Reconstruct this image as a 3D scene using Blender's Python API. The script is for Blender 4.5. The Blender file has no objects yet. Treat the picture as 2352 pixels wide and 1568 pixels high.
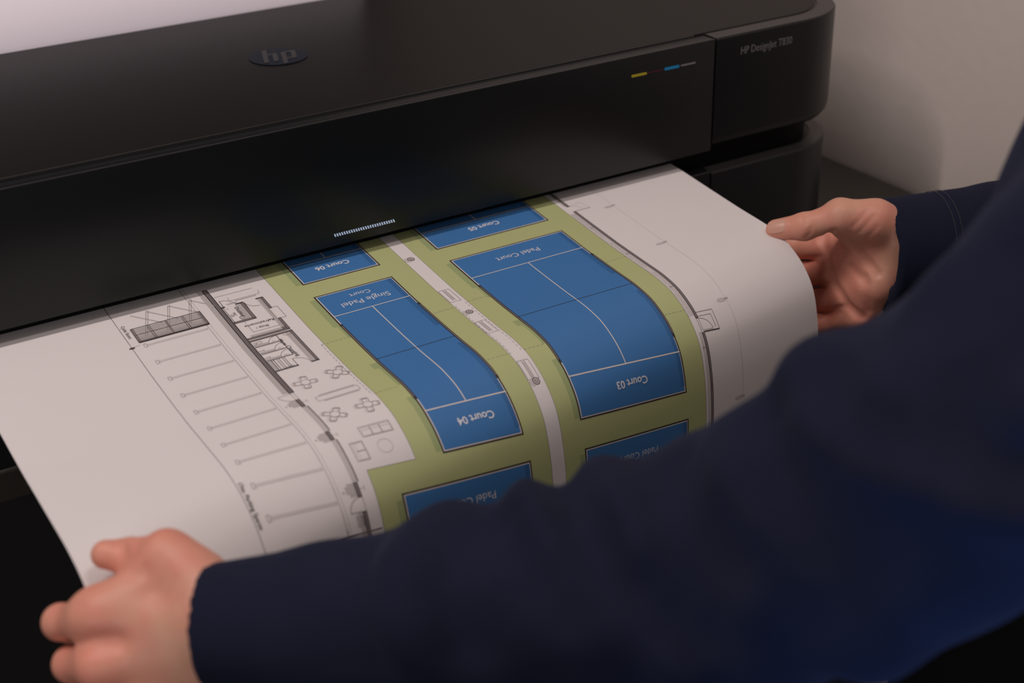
import bpy, bmesh, math, random
import numpy as np
from mathutils import Vector, Matrix
S = bpy.context.scene
COL = S.collection

# ---------------------------------------------------------------- camera, world, lights, exposure
cam_d = bpy.data.cameras.new('camera'); cam = bpy.data.objects.new('camera', cam_d); COL.objects.link(cam)
CX = Vector((0.85116456, -0.52441601, -0.02251092))
CY = Vector((0.26008562, 0.38410971, 0.88589796))
CZ = Vector((-0.45593241, -0.75989972, 0.46333364))
CP = Vector((-0.73846321, -0.95817567, 0.4547468))
cam.matrix_world = Matrix(((CX.x, CY.x, CZ.x, CP.x), (CX.y, CY.y, CZ.y, CP.y), (CX.z, CY.z, CZ.z, CP.z), (0, 0, 0, 1)))
cam_d.sensor_width = 36; cam_d.lens = 3350 / 2352 * 36; cam_d.clip_start = .02
cam_d.dof.use_dof = True; cam_d.dof.focus_distance = 1.10; cam_d.dof.aperture_fstop = 5.0
S.camera = cam
S.view_settings.view_transform = 'Standard'; S.view_settings.look = 'None'
S.view_settings.gamma = 1; S.view_settings.use_curve_mapping = False
S.view_settings.exposure = 0.0
w = bpy.data.worlds.new('world'); S.world = w; w.use_nodes = True
w.node_tree.nodes['Background'].inputs[0].default_value = (1.0, .90, .90, 1)
w.node_tree.nodes['Background'].inputs[1].default_value = .09

def area(name, loc, target, sx, sy, power, col):
    l = bpy.data.lights.new(name, 'AREA'); l.shape = 'RECTANGLE'; l.size = sx; l.size_y = sy; l.energy = power; l.color = col
    o = bpy.data.objects.new(name, l); COL.objects.link(o); o.location = loc
    o.rotation_euler = (Vector(target) - Vector(loc)).to_track_quat('-Z', 'Y').to_euler()
    return o
k_ = area('ceiling_light', (-1.20, -.03, 1.70), (-.55, -.03, 0), 1.0, 0.06, 14.9, (1.0, .90, .875)); k_.rotation_euler = (0, -math.atan2(.60, 1.7), 0)
area('ceiling_light', (-.15, -.80, 1.75), (-.15, -.6, 0), .5, .2, 5.6, (1.0, .90, .865))
area('window_left', (-2.2, -1.5, .60), (0, -.15, 0), 1.1, 1.0, 8.0, (1.0, .95, .95))
sp = bpy.data.lights.new('added_blue_spot', 'SPOT'); sp.energy = 22; sp.color = (.09, .38, 1.0); sp.spot_size = math.radians(36); sp.spot_blend = 1.0; sp.shadow_soft_size = .12  # added blue spot, no real screen; tints the sleeve's lower edge
so = bpy.data.objects.new('added_blue_spot', sp); COL.objects.link(so); so.location = (-.50, -1.10, -.50)
so.rotation_euler = (Vector((-.215, -.655, .04)) - so.location).to_track_quat('-Z', 'Y').to_euler()

# ---------------------------------------------------------------- helpers
def tag(o, label=None, cat=None, group=None, kind=None):
    for k, v in (('label', label), ('category', cat), ('group', group), ('kind', kind)):
        if v: o[k] = v
    return o
def link(name, me, mats, parent=None):
    o = bpy.data.objects.new(name, me); COL.objects.link(o)
    for m in (mats if isinstance(mats, (list, tuple)) else [mats]): me.materials.append(m)
    if parent: o.parent = parent
    return o
def bobj(name, bm, mats, parent=None, smooth=False, auto=None):
    me = bpy.data.meshes.new(name); bmesh.ops.recalc_face_normals(bm, faces=bm.faces); bm.to_mesh(me); bm.free()
    if smooth or auto:
        for p in me.polygons: p.use_smooth = True
    if auto: me.set_sharp_from_angle(angle=math.radians(auto))
    return link(name, me, mats, parent)
def empty(name, loc):
    o = bpy.data.objects.new(name, None); COL.objects.link(o); o.location = loc; return o
def box(bm, x0, x1, y0, y1, z0, z1, bev=0):
    r = bmesh.ops.create_cube(bm, size=1)
    for v in r['verts']:
        v.co = Vector((x0 + (v.co.x + .5) * (x1 - x0), y0 + (v.co.y + .5) * (y1 - y0), z0 + (v.co.z + .5) * (z1 - z0)))
    if bev:
        es = set(e for v in r['verts'] for e in v.link_edges)
        bmesh.ops.bevel(bm, geom=list(es), offset=bev, segments=2, profile=.5, affect='EDGES')

def mat(name, col, rough=.5, spec=.5, noise=None, bump=None, sheen=0, sss=0, coat=0, emit=0):
    m = bpy.data.materials.new(name); m.use_nodes = True; nt = m.node_tree; b = nt.nodes['Principled BSDF']
    b.inputs['Base Color'].default_value = (*col, 1); b.inputs['Roughness'].default_value = rough
    b.inputs['Specular IOR Level'].default_value = spec
    if coat: b.inputs['Coat Weight'].default_value = coat; b.inputs['Coat Roughness'].default_value = .15
    if sheen:
        b.inputs['Sheen Weight'].default_value = sheen; b.inputs['Sheen Roughness'].default_value = .5
        b.inputs['Sheen Tint'].default_value = (.55, .6, 1, 1)
    if sss:
        b.inputs['Subsurface Weight'].default_value = sss; b.inputs['Subsurface Radius'].default_value = (.9, .35, .2)
        b.inputs['Subsurface Scale'].default_value = .006
    if emit: b.inputs['Emission Color'].default_value = (*col, 1); b.inputs['Emission Strength'].default_value = emit
    tc = nt.nodes.new('ShaderNodeTexCoord')
    if noise:
        sc, col2, lo, hi = noise
        n = nt.nodes.new('ShaderNodeTexNoise'); n.inputs['Scale'].default_value = sc; n.inputs['Detail'].default_value = 4
        r = nt.nodes.new('ShaderNodeValToRGB'); r.color_ramp.elements[0].position = lo; r.color_ramp.elements[1].position = hi
        r.color_ramp.elements[0].color = (*col, 1); r.color_ramp.elements[1].color = (*col2, 1)
        nt.links.new(tc.outputs['Object'], n.inputs['Vector']); nt.links.new(n.outputs['Fac'], r.inputs[0]); nt.links.new(r.outputs[0], b.inputs['Base Color'])
    if bump:
        sc, st, dist = bump
        n = nt.nodes.new('ShaderNodeTexNoise'); n.inputs['Scale'].default_value = sc; n.inputs['Detail'].default_value = 3
        bp = nt.nodes.new('ShaderNodeBump'); bp.inputs['Strength'].default_value = st; bp.inputs['Distance'].default_value = dist
        nt.links.new(tc.outputs['Object'], n.inputs['Vector']); nt.links.new(n.outputs['Fac'], bp.inputs['Height']); nt.links.new(bp.outputs[0], b.inputs['Normal'])
    return m
M = dict(
    wallb=mat('wall_darkened_for_lid', (.10, .09, .09), .8, .2),  # unseen wall, made dark so the lid's reflection stays dark
    roll=mat('white_roll_paper', (.90, .84, .92), .6, .25),
    wallr=mat('painted_wall_side', (.84, .73, .665), .8, .2, noise=(3, (.81, .70, .635), .3, .7), bump=(60, .2, .002)),
    floor=mat('carpet', (.16, .14, .13), .95, .1, noise=(400, (.10, .09, .085), .4, .6), bump=(500, .4, .003)),
    panel=mat('printer_front_plastic', (.0062, .0078, .0092), .36, .35, bump=(900, .06, .0004)),
    lid=mat('printer_lid_plastic', (.0052, .0046, .0045), .40, .19, bump=(1400, .12, .0004)),
    rim=mat('printer_rim_lightened', (.028, .0265, .025), .33, .5),  # colour lightened to carry the side wall's reflection on the rim
    edge=mat('printer_edge_highlight', (.045, .043, .042), .3, .5),  # lighter tone puts edge highlights and lower rim reflection into the colour
    body=mat('printer_body_plastic', (.0085, .0105, .0135), .4, .4, bump=(900, .06, .0004)),
    black=mat('matt_black_plastic', (.0025, .0025, .0028), .7, .2),
    desk=mat('black_laminate', (.045, .040, .034), .42, .4, noise=(30, (.038, .034, .029), .3, .7)),
    deskf=mat('black_laminate_front', (.019, .019, .021), .5, .35),
    grey=mat('grey_print_on_plastic', (.20, .20, .195), .6, .3),
    yel=mat('yellow_ink_mark', (.52, .42, .03), .5, .3),
    mag=mat('magenta_ink_mark', (.10, .012, .045), .5, .3),
    cya=mat('cyan_ink_mark', (.02, .30, .62), .5, .3),
    gry=mat('grey_ink_mark', (.25, .23, .24), .5, .3),
    logo=mat('dark_blue_gloss', (.002, .008, .018), .4, .15),
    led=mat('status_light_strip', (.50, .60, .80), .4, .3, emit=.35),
    skin=mat('skin', (.70, .38, .265), .48, .38, noise=(45, (.69, .295, .215), .38, .68), bump=(420, .25, .0006), sss=.35),
    nail=mat('fingernail', (.68, .36, .27), .38, .5),
    navy=mat('navy_knit', (.0125, .0150, .034), .9, .15, noise=(14, (.0090, .0115, .028), .3, .7), bump=(700, .35, .001), sheen=.05),
    stitch=mat('pale_thread', (.09, .09, .10), .8, .2),
    trous=mat('black_trouser_cloth', (.0018, .0018, .0022), .9, .1, bump=(600, .3, .001)),
    hair=mat('brown_hair', (.05, .03, .02), .6, .3, bump=(300, .6, .003)),
    shoe=mat('black_leather', (.008, .008, .008), .4, .5),
)

def add_flush(m):
    nt = m.node_tree; b = nt.nodes['Principled BSDF']; src = b.inputs['Base Color'].links[0].from_socket
    a = nt.nodes.new('ShaderNodeAttribute'); a.attribute_name = 'flush'
    mx = nt.nodes.new('ShaderNodeMix'); mx.data_type = 'RGBA'; mx.inputs['B'].default_value = (.82, .29, .21, 1)
    mm = nt.nodes.new('ShaderNodeMath'); mm.operation = 'MULTIPLY'; mm.inputs[1].default_value = .6
    nt.links.new(a.outputs['Fac'], mm.inputs[0]); nt.links.new(mm.outputs[0], mx.inputs['Factor']); nt.links.new(src, mx.inputs['A']); nt.links.new(mx.outputs['Result'], b.inputs['Base Color'])
add_flush(M['skin'])

# ---------------------------------------------------------------- room
def plane_wall(name, pts, m, thick):
    bm = bmesh.new(); vs = [bm.verts.new(p) for p in pts]; f = bm.faces.new(vs)
    r = bmesh.ops.extrude_face_region(bm, geom=[f])
    for v in r['geom']:
        if isinstance(v, bmesh.types.BMVert): v.co += Vector(thick)
    return tag(bobj(name, bm, m), kind='structure')
FZ = -.92
plane_wall('floor', [(-3, -3.2, FZ), (.352, -3.2, FZ), (.352, 1.3, FZ), (-3, 1.3, FZ)], M['floor'], (0, 0, -.1))
plane_wall('wall_back', [(-3, 1.3, FZ), (.352, 1.3, FZ), (.352, 1.3, 1.9), (-3, 1.3, 1.9)], M['wallb'], (0, .1, 0))
plane_wall('wall_right', [(.352, 1.4, FZ), (.352, -3.2, FZ), (.352, -3.2, 1.9), (.352, 1.4, 1.9)], M['wallr'], (.1, 0, 0))

# ---------------------------------------------------------------- desk
desk = empty('desk', (-.4, .17, FZ))
tag(desk, 'black desk with laminate top carrying the wide printer, against the beige wall', 'desk')
def part(name, fn, m, root, **k):
    bm = bmesh.new(); fn(bm); o = bobj(name, bm, m, **k); o.parent = root; o.matrix_parent_inverse = root.matrix_world.inverted() if root.type != 'EMPTY' else Matrix.Translation(-Vector(root.location)); return o
part('desktop', lambda b: box(b, -1.25, .323, -.003, .62, -.133, -.107, .002), M['desk'], desk)
part('front_panel', lambda b: box(b, -1.22, .318, .004, .022, FZ + .08, -.134, .001), M['deskf'], desk)
part('side_panel', lambda b: box(b, .300, .318,   .023, .60, FZ, -.134, .001), M['deskf'], desk)
part('side_panel', lambda b: box(b, -1.22, -1.202,   .023, .60, FZ, -.134, .001), M['deskf'], desk)
part('plinth', lambda b: box(b, -1.20, .298, .035, .053, FZ, FZ + .0795, .001), M['deskf'], desk)

# ---------------------------------------------------------------- printer
H = .1008
def rrect(x0, x1, y0, y1, r, ins=0, n=14, right=True, left=False):
    x0 += ins if left else 0; x1 -= ins if right else 0; y0 += ins; y1 -= ins
    r = max(r - ins, .001); p = []
    def arc(cx, cy, a0):
        for i in range(n + 1):
            a = a0 + math.pi / 2 * i / n; p.append((cx + r * math.cos(a), cy + r * math.sin(a)))
    if left: arc(x0 + r, y0 + r, math.pi)
    else: p.append((x0, y0))
    if right: arc(x1 - r, y0 + r, -math.pi / 2)
    else: p.append((x1, y0))
    p.append((x1, y1)); p.append((x0, y1)); return p
def stack(bm, rings):
    R = []
    for pts, z in rings: R.append([bm.verts.new((x, y, z)) for x, y in pts])
    n = len(R[0])
    for a, b in zip(R, R[1:]):
        for i in range(n): bm.faces.new((a[i], a[(i + 1) % n], b[(i + 1) % n], b[i]))
    bm.faces.new(R[0][::-1]); bm.faces.new(R[-1])
printer = empty('large_format_printer', (-.35, .17, -.105))
tag(printer, 'wide black large-format printer on the black desk, feeding out the court plan', 'printer')
XS, XR, YB = .0483, .227, .318
def left_of(fn): return fn
def prism(x0, x1, r, rings, right, left=False, y0=0, y1=YB):
    def f(bm): stack(bm, [(rrect(x0, x1, y0, y1, r, ins, right=right, left=left), z) for ins, z in rings])
    return f
G2 = .0008
# upper end cover (right) and matching one on the left
RB = [(.011, .0), (.0045, .0022), (.0012, .0065), (0, .012), (0, H - .0012), (.0012, H)]
part('end_cover', prism(XS + G2, XR, .075, RB, True), M['panel'], printer, auto=35)
part('end_cover', prism(-1.03, -.862, .075, RB, False, True), M['panel'], printer, auto=35)
# front flap
part('front_flap', lambda b: box(b, -.860, XS - G2, 0, .0165, 0, H, .0009), M['panel'], printer, auto=35)
part('inner_housing', lambda b: box(b, -.859, XS - .001, .0185, YB - .002, .012, H - .004), M['black'], printer)
# top rim strip on the cover and the lid plate
def rim(bm):
    a = rrect(XS + G2 + .0004, XR, 0, YB, .075, .0012); i = rrect(XS + G2 + .0004, XR, 0, YB, .075, .0165)
    n = len(a); A = [bm.verts.new((x, y, H + .0003)) for x, y in a]; I = [bm.verts.new((x, y, H + .0006)) for x, y in i]
    for k in range(n - 2):
        bm.faces.new((A[k], A[k + 1], I[k + 1], I[k]))
    r = bmesh.ops.extrude_face_region(bm, geom=bm.faces[:])
    for v in r['geom']:
        if isinstance(v, bmesh.types.BMVert): v.co.z -= .0015
part('rim', rim, M['rim'], printer, auto=35)
part('flap_edge_highlight', lambda b: box(b, -.860, XS - G2 - .0002, .0003, .0014, H - .0004, H + .0003), M['edge'], printer)  # highlight along the flap's top edge, built as a pale strip
def lidf(bm):
    pts = rrect(-1.01, XR - .0182, .0186, .3235, .058, 0)
    stack(bm, [(pts, H - .003), (pts, H + .0000), (rrect(-1.01, XR - .0182, .0186, .3235, .058, .0008), H + .0010)])
part('lid', lidf, M['lid'], printer, auto=35)
part('lid_edge', lambda b: box(b, -.95, XS - .01, .0178, .0187, H - .0012, H + .0009), M['edge'], printer)  # pale strip standing in for the highlight on the lid's front edge
# recess between the two housings
part('paper_slot', prism(-1.0, XR - .02, .06, [(0, -.023), (0, .003)], True, y0=.0175, y1=.30), M['black'], printer)
# lower housing
RL = [(0, -.1065), (0, -.0225), (.0012, -.0212)]
part('lower_housing', prism(XS + .0012, XR - .004, .072, RL, True), M['body'], printer, auto=35)
part('output_tray', prism(-1.02, XS - .0006, .06, [(0, -.1065), (0, -.0205), (.0008, -.0196)], False, True), M['body'], printer, auto=35)
def lrim(bm):
    a = rrect(XS + .0012, XR - .004, 0, YB, .072, .0012); i = rrect(XS + .0012, XR - .004, 0, YB, .072, .0135)
    n = len(a); A = [bm.verts.new((x, y, -.0211)) for x, y in a]; I = [bm.verts.new((x, y, -.0206)) for x, y in i]
    for k in range(n - 2): bm.faces.new((A[k], A[k + 1], I[k + 1], I[k]))
    r = bmesh.ops.extrude_face_region(bm, geom=bm.faces[:])
    for v in r['geom']:
        if isinstance(v, bmesh.types.BMVert): v.co.z -= .0006
part('lower_rim', lrim, M['edge'], printer, auto=35)

# white paper roll lying behind the lid
def rollf_bm():
    bm = bmesh.new()
    n = 64; cy, cz, r, r0 = .414, .076, .083, .026; R = []
    for x, q in ((-.80, r0), (-.80, r - .001), (-.799, r), (-.121, r), (-.120, r - .001), (-.120, r0)):
        R.append([bm.verts.new((x, cy + q * math.cos(2 * math.pi * i / n), cz + q * math.sin(2 * math.pi * i / n))) for i in range(n)])
    R.append(R[0])
    for a, b in zip(R, R[1:]):
        for i in range(n): bm.faces.new((a[i], a[(i + 1) % n], b[(i + 1) % n], b[i]))
    return bm
roll = tag(bobj('paper_roll', rollf_bm(), M['roll'], auto=40), 'white paper roll lying behind the lid of the printer', 'paper roll')
def cradle(bm):
    box(bm, -.90, .02, .325, .505, -.106, -.012, .004)
part('roll_cradle', cradle, M['black'], printer)

# ink colour marks, lettering, status light, badge
def stadium(bm, x0, x1, z, h):
    r = h / 2; p = []
    for i in range(9): a = -math.pi / 2 + math.pi * i / 8; p.append((x1 - r + r * math.cos(a), z + r * math.sin(a)))
    for i in range(9): a = math.pi / 2 + math.pi * i / 8; p.append((x0 + r + r * math.cos(a), z + r * math.sin(a)))
    vs = [bm.verts.new((x, -.0001, zz)) for x, zz in p]; f = bm.faces.new(vs)
    r = bmesh.ops.extrude_face_region(bm, geom=[f])
    for v in r['geom']:
        if isinstance(v, bmesh.types.BMVert): v.co.y -= .0003
for x0, m, h, lb in ((-.0408, 'yel', .0021, 'yellow ink mark'), (-.0236, 'mag', .0009, 'faint magenta ink mark'), (-.0065, 'cya', .0024, 'bright cyan ink mark'), (.0110, 'gry', .0014, 'grey ink mark')):
    o = part('ink_mark', lambda b: stadium(b, x0, x0 + .0158, .0842, h), M[m], printer); o['label'] = lb
def ledf(bm):
    n = 26
    for i in range(n):
        x = -.3213 + .0530 * i / n
        vs = [bm.verts.new(p) for p in ((x, -.0002, .0102), (x + .0011, -.0002, .0102), (x + .0019, -.0002, .0078), (x + .0008, -.0002, .0078))]
        f = bm.faces.new(vs); r = bmesh.ops.extrude_face_region(bm, geom=[f])
        for v in r['geom']:
            if isinstance(v, bmesh.types.BMVert): v.co.y -= .0002
o = part('status_light', ledf, M['led'], printer); o['label'] = 'row of small pale hatch marks on the flap'

def text_polys(txt, bold=0, shear=0):
    c = bpy.data.curves.new('t', 'FONT'); c.body = txt; c.size = 1; c.resolution_u = 3; c.offset = bold; c.shear = shear; c.fill_mode = 'FRONT'
    o = bpy.data.objects.new('t', c); COL.objects.link(o); dg = bpy.context.evaluated_depsgraph_get(); dg.update()
    me = o.evaluated_get(dg).to_mesh(); vs = [(v.co.x, v.co.y) for v in me.vertices]; fs = [tuple(p.vertices) for p in me.polygons]
    o.evaluated_get(dg).to_mesh_clear(); bpy.data.objects.remove(o); bpy.data.curves.remove(c)
    xs = [v[0] for v in vs]; x0, x1 = min(xs), max(xs)
    return [((x - x0) / (x1 - x0), y / (x1 - x0)) for x, y in vs], fs
def textbm(bm, txt, width, fn, bold=0, shear=0, ext=None, stretch=1):
    vs, fs = text_polys(txt, bold, shear)
    V = [bm.verts.new(fn(x * width, y * width * stretch)) for x, y in vs]; F = []
    for f in fs:
        try: F.append(bm.faces.new([V[i] for i in f]))
        except ValueError: pass
    if ext:
        r = bmesh.ops.extrude_face_region(bm, geom=F)
        for v in r['geom']:
            if isinstance(v, bmesh.types.BMVert): v.co += Vector(ext)
part('lettering', lambda b: textbm(b, 'HP DesignJet T830', .0580, lambda x, y: (.0766 + x, -.0001, .0826 + y), ext=(0, -.0002, 0), stretch=1.25), M['grey'], printer)
def badge(bm):
    n = 48; vs = [bm.verts.new((-.283 + .0245 * math.cos(2 * math.pi * i / n), .172 + .0245 * math.sin(2 * math.pi * i / n), H + .0011)) for i in range(n)]
    f = bm.faces.new(vs); r = bmesh.ops.extrude_face_region(bm, geom=[f])
    for v in r['geom']:
        if isinstance(v, bmesh.types.BMVert): v.co.z += .0004
bd = part('badge', badge, M['logo'], printer); bd['label'] = 'dark blue round badge reading hp'
def strok(bm, pts, w_):
    # thick slanted bar of the badge letters, each a parallelogram
    (x0, y0), (x1, y1) = pts
    vs = [bm.verts.new((-.283 + a, .172 + b, H + .0017)) for a, b in ((x0, y0), (x0 + w_, y0), (x1 + w_, y1), (x1, y1))]
    f = bm.faces.new(vs); r = bmesh.ops.extrude_face_region(bm, geom=[f])
    for v in r['geom']:
        if isinstance(v, bmesh.types.BMVert): v.co.z -= .0002
def letters(bm):
    sl = .34
    def bar(x, ya, yb, w_=.0042): strok(bm, ((x + sl * ya, ya), (x + sl * yb, yb)), w_)
    def hb(xa, xb, y, h=.0036):
        vs = [bm.verts.new((-.283 + a, .172 + b, H + .00172)) for a, b in ((xa + sl * y, y), (xb + sl * y, y), (xb + sl * (y + h), y + h), (xa + sl * (y + h), y + h))]
        f = bm.faces.new(vs); r = bmesh.ops.extrude_face_region(bm, geom=[f])
        for v in r['geom']:
            if isinstance(v, bmesh.types.BMVert): v.co.z -= .0002
    bar(-.0135, -.012, .0225); bar(-.0048, -.012, .0095); hb(-.0094, -.0007, .0060)
    bar(.0030, -.0225, .0095); bar(.0118, -.0115, .0095); hb(.0072, .0160, .0060); hb(.0072, .0160, -.0118)
ltr = bobj('badge_letters', (lambda b: (letters(b), b)[1])(bmesh.new()), M['rim']); ltr.parent = bd

# ---------------------------------------------------------------- paper surface (x across, v = arc length from inside the slot)
YE = [(-.62, -.317), (-.607, -.314), (-.5, -.285), (-.441, -.269), (-.37, -.257), (-.295, -.244), (-.268, -.236), (-.244, -.230), (-.138, -.213), (-.115, -.2095), (-.0775, -.206), (.03, -.184)]
PCF = np.polyfit(np.array(YE)[:, 0], np.array(YE)[:, 1], 3)
FLAT = np.array([(-.40, -.026), (-.15, -.0255), (-.12, -.024), (-.08, -.021), (-.04, -.0168), (0, -.0124), (.05, -.008), (.10, -.006)])
DRP = [(0, 0), (.015, .0002), (.035, .0035), (.045, .008), (.057, .015), (.067, .025), (.073, .0335), (.078, .048), (.082, .066), (.084, .085), (.085, .105)]
GU, GV, VMAX = .020, .002, .345
PX0, PX1 = -.607, .0166
NU = 32
UX = np.linspace(PX0, PX1, NU)
def profile(x):
    e = np.polyval(PCF, x); pts = [(y, np.interp(y, FLAT[:, 0], FLAT[:, 1])) for y in np.arange(.05, e + .085, -.002)]
    for t, dr in DRP[1:]:
        y = e + .085 - t; pts.append((y, np.interp(y, FLAT[:, 0], FLAT[:, 1]) - dr))
    yl, zl = pts[-1]; pts += [(yl - .0005, zl - .03), (yl + .001, zl - .06), (yl + .004, zl - .09)]
    p = np.array(pts); s = np.r_[0, np.cumsum(np.hypot(*np.diff(p, axis=0).T))]; Q = np.arange(0, s[-1], .001)
    q = np.c_[np.interp(Q, s, p[:, 0]), np.interp(Q, s, p[:, 1])]
    k = np.exp(-.5 * (np.arange(-12, 13) / 5.) ** 2); k /= k.sum()
    qp = np.r_[2 * q[0] - q[12:0:-1], q, 2 * q[-1] - q[-2:-14:-1]]
    q = np.c_[np.convolve(qp[:, 0], k, 'valid'), np.convolve(qp[:, 1], k, 'valid')]
    s = np.r_[0, np.cumsum(np.hypot(*np.diff(q, axis=0).T))]; V = np.arange(0, VMAX + .0041, GV)
    return np.c_[np.full(len(V), x), np.interp(V, s, q[:, 0]), np.interp(V, s, q[:, 1])]
PG = np.array([profile(x) for x in UX])
dU = np.gradient(PG, axis=0); dV = np.gradient(PG, axis=1); PN = np.cross(dV, dU); PN /= np.linalg.norm(PN, axis=2)[..., None]
if PN[5, 20, 2] < 0: PN = -PN
def psurf(x, v):
    a = (x - PX0) / (PX1 - PX0) * (NU - 1); i = int(min(max(a, 0), NU - 1.0001)); a -= i
    b = v / GV; j = int(min(max(b, 0), PG.shape[1] - 1.0001)); b -= j
    def L(A): return (A[i, j] * (1 - a) + A[i + 1, j] * a) * (1 - b) + (A[i, j + 1] * (1 - a) + A[i + 1, j + 1] * a) * b
    n = L(PN); return L(PG), n / np.linalg.norm(n)

# drawing, in millimetres: u = x, v = arc length; every shape lies on a print layer
INK = dict(paper=(.82, .765, .755), green=(.50, .53, .25), greend=(.36, .42, .20), blue=(.060, .20, .47), blued=(.045, .15, .36),
           frame=(.05, .04, .041), pale=(.78, .70, .64), white=(.82, .765, .755), line=(.12, .10, .105), lgrey=(.52, .475, .465),
           mgrey=(.60, .55, .54), dgrey=(.24, .205, .205), textb=(.06, .05, .055), textw=(.75, .75, .80), faint=(.62, .57, .56), lite=(.68, .63, .615))
INKN = list(INK); SHP = []   # (list of (u,v), ink, layer)
def poly(pts, ink, ly): SHP.append((pts, ink, ly))
def rect(u0, u1, v0, v1, ink, ly): poly([(u0, v0), (u1, v0), (u1, v1), (u0, v1)], ink, ly)
def ln(u0, v0, u1, v1, w_=.35, ink='line', ly=3):
    du, dv = u1 - u0, v1 - v0; L = math.hypot(du, dv) or 1; nx, ny = -dv / L * w_ / 2, du / L * w_ / 2
    poly([(u0 + nx, v0 + ny), (u1 + nx, v1 + ny), (u1 - nx, v1 - ny), (u0 - nx, v0 - ny)], ink, ly)
def pl(pts, w_=.35, ink='line', ly=3, closed=False):
    q = list(pts) + ([pts[0]] if closed else [])
    for a, b in zip(q, q[1:]): ln(*a, *b, w_, ink, ly)
def box2(u0, u1, v0, v1, w_=.35, ink='line', ly=3): pl([(u0, v0), (u1, v0), (u1, v1), (u0, v1)], w_, ink, ly, True)
def arc(cu, cv, r, a0, a1, w_=.35, ink='line', ly=3, n=10, r2=None):
    r2 = r2 or r
    pl([(cu + r * math.cos(math.radians(a0 + (a1 - a0) * i / n)), cv + r2 * math.sin(math.radians(a0 + (a1 - a0) * i / n))) for i in range(n + 1)], w_, ink, ly)
def dash(u0, v0, u1, v1, d=2.2, g=1.3, w_=.3, ink='line', ly=3):
    L = math.hypot(u1 - u0, v1 - v0); t = 0
    while t < L:
        e = min(t + d, L); ln(u0 + (u1 - u0) * t / L, v0 + (v1 - v0) * t / L, u0 + (u1 - u0) * e / L, v0 + (v1 - v0) * e / L, w_, ink, ly); t += d + g
def ell(cu, cv, r, r2, ink, ly, n=14): poly([(cu + r * math.cos(2 * math.pi * i / n), cv + r2 * math.sin(2 * math.pi * i / n)) for i in range(n)], ink, ly)
TXT = []
def txt(s, u, v, width, rot, ink='textb', bold=0, ly=5, stretch=1): TXT.append((s, u, v, width, rot, ink, bold, ly, stretch))
# lawn, terrace, path
rect(-381, -118, 8, 344.9, 'green', 1); rect(-417, -381, 294.5, 344.9, 'green', 1)
rect(-275, -262.5, 8, 344.9, 'white', 2)
for u in (-275, -262.5, -118): ln(u, 8, u, 344.9, .3, 'dgrey', 3)
ln(-381, 8, -381, 294.5, .3, 'dgrey', 3); ln(-417, 294.5, -381, 294.5, .3, 'dgrey', 3); ln(-417, 294.5, -417, 344.9, .3, 'dgrey', 3)
def court(u0, u1, v0, v1, tail=True):
    # printed shade left of the walls, dark wall line, pale line, playing surface
    rect(u0 - 5, u0, v0 + 4, v0 + 46 if v1 - v0 > 100 else v1 - 1, 'greend', 2)
    if v1 - v0 > 100:
        rect(u0 - 2.2, u0, v0 + 46, v0 + 64, 'greend', 2); rect(u0 - 2.6, u0, v0 + 112, v0 + 140, 'greend', 2)
        rect(u0 - 6, u0 - .1, v0 + 64 + 40, v0 + 72 + 40, 'greend', 2); rect(u0 - 4.6, u0, v1 - 48, v1 - 2, 'greend', 2)
    rect(u0, u1, v0, v1, 'frame', 3); rect(u0 + 1.2, u1 - 1.2, v0 + 1.2, v1 - 1.2, 'pale', 4)
    rect(u0 + 1.95, u1 - 1.95, v0 + 1.95, v1 - 1.95, 'blue', 5)
    rect(u1 - 6, u1 - 1.8, v0 + 2, min(v0 + 80, v1 - 2), 'blued', 6) if v1 - v0 > 100 else rect(u1 - 6, u1 - 1.8, v0 + 2, v1 - 5, 'blued', 6)
    if v1 - v0 > 100:
        rect(u1 - 5.4, u1 - 1.8, v1 - 93, v1 - 6, 'blued', 6)
        for a, b in ((v0 + 44, v1 - 44),):
            rect(u0 - .2, u0 + 2.1, a, b, 'frame', 6); rect(u1 - 2.1, u1 + .2, a, b, 'frame', 6)
            rect(u0 + .5, u0 + 1.2, a + 3, b - 3, 'dgrey', 7); rect(u1 - 1.2, u1 - .5, a + 3, b - 3, 'dgrey', 7)
        vm = (v0 + v1) / 2 - 1.5; t = v0 + 32.3; s_ = v1 - 32.3; um = (u0 + u1) / 2
        ln(u0 + 1, t, u1 - 1, t, .75, 'pale', 8); ln(u0 + 1, s_, u1 - 1, s_, .95, 'pale', 8); ln(um, t, um, s_, .75, 'pale', 8)
        ln(u0 + 1.5, vm, u1 - 1.5, vm, .45, 'frame', 8)
        for u in (u0 + 2, u1 - 2): ell(u, vm, .6, .6, 'frame', 9, 8)
court(-243.8, -138.2, 91.5, 295.2)
court(-360.2, -294.4, 91.8, 295.2)
court(-243.8, -138.2, 4, 72.0); court(-359.5, -293.8, 4, 72.2)
ln(-242, 43, -140, 43, .75, 'pale', 8); ln(-191, 6, -191, 43, .75, 'pale', 8)
ln(-358, 42, -295, 42, .75, 'pale', 8); ln(-326.5, 6, -326.5, 42, .75, 'pale', 8)
court(-243.2, -137.5, 316.8, 344.8); court(-399, -292.5, 314.3, 344.8)
txt('Court 03', -190.3, 276.5, 29.5, 180, 'textw', .022); txt('Court 04', -326.4, 276.0, 28.8, 180, 'textw', .022)
txt('Court 05', -190.8, 55.0, 28.6, 180, 'textw', .022); txt('Court 06', -327.0, 55.0, 28.4, 180, 'textw', .022)
txt('Padel Court', -190.8, 108.0, 39.0, 180, 'textw', .0); txt('Single Padel', -327, 112.2, 39.5, 180, 'textw', 0); txt('Court', -327.0, 102.5, 16.8, 180, 'textw', 0)
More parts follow.
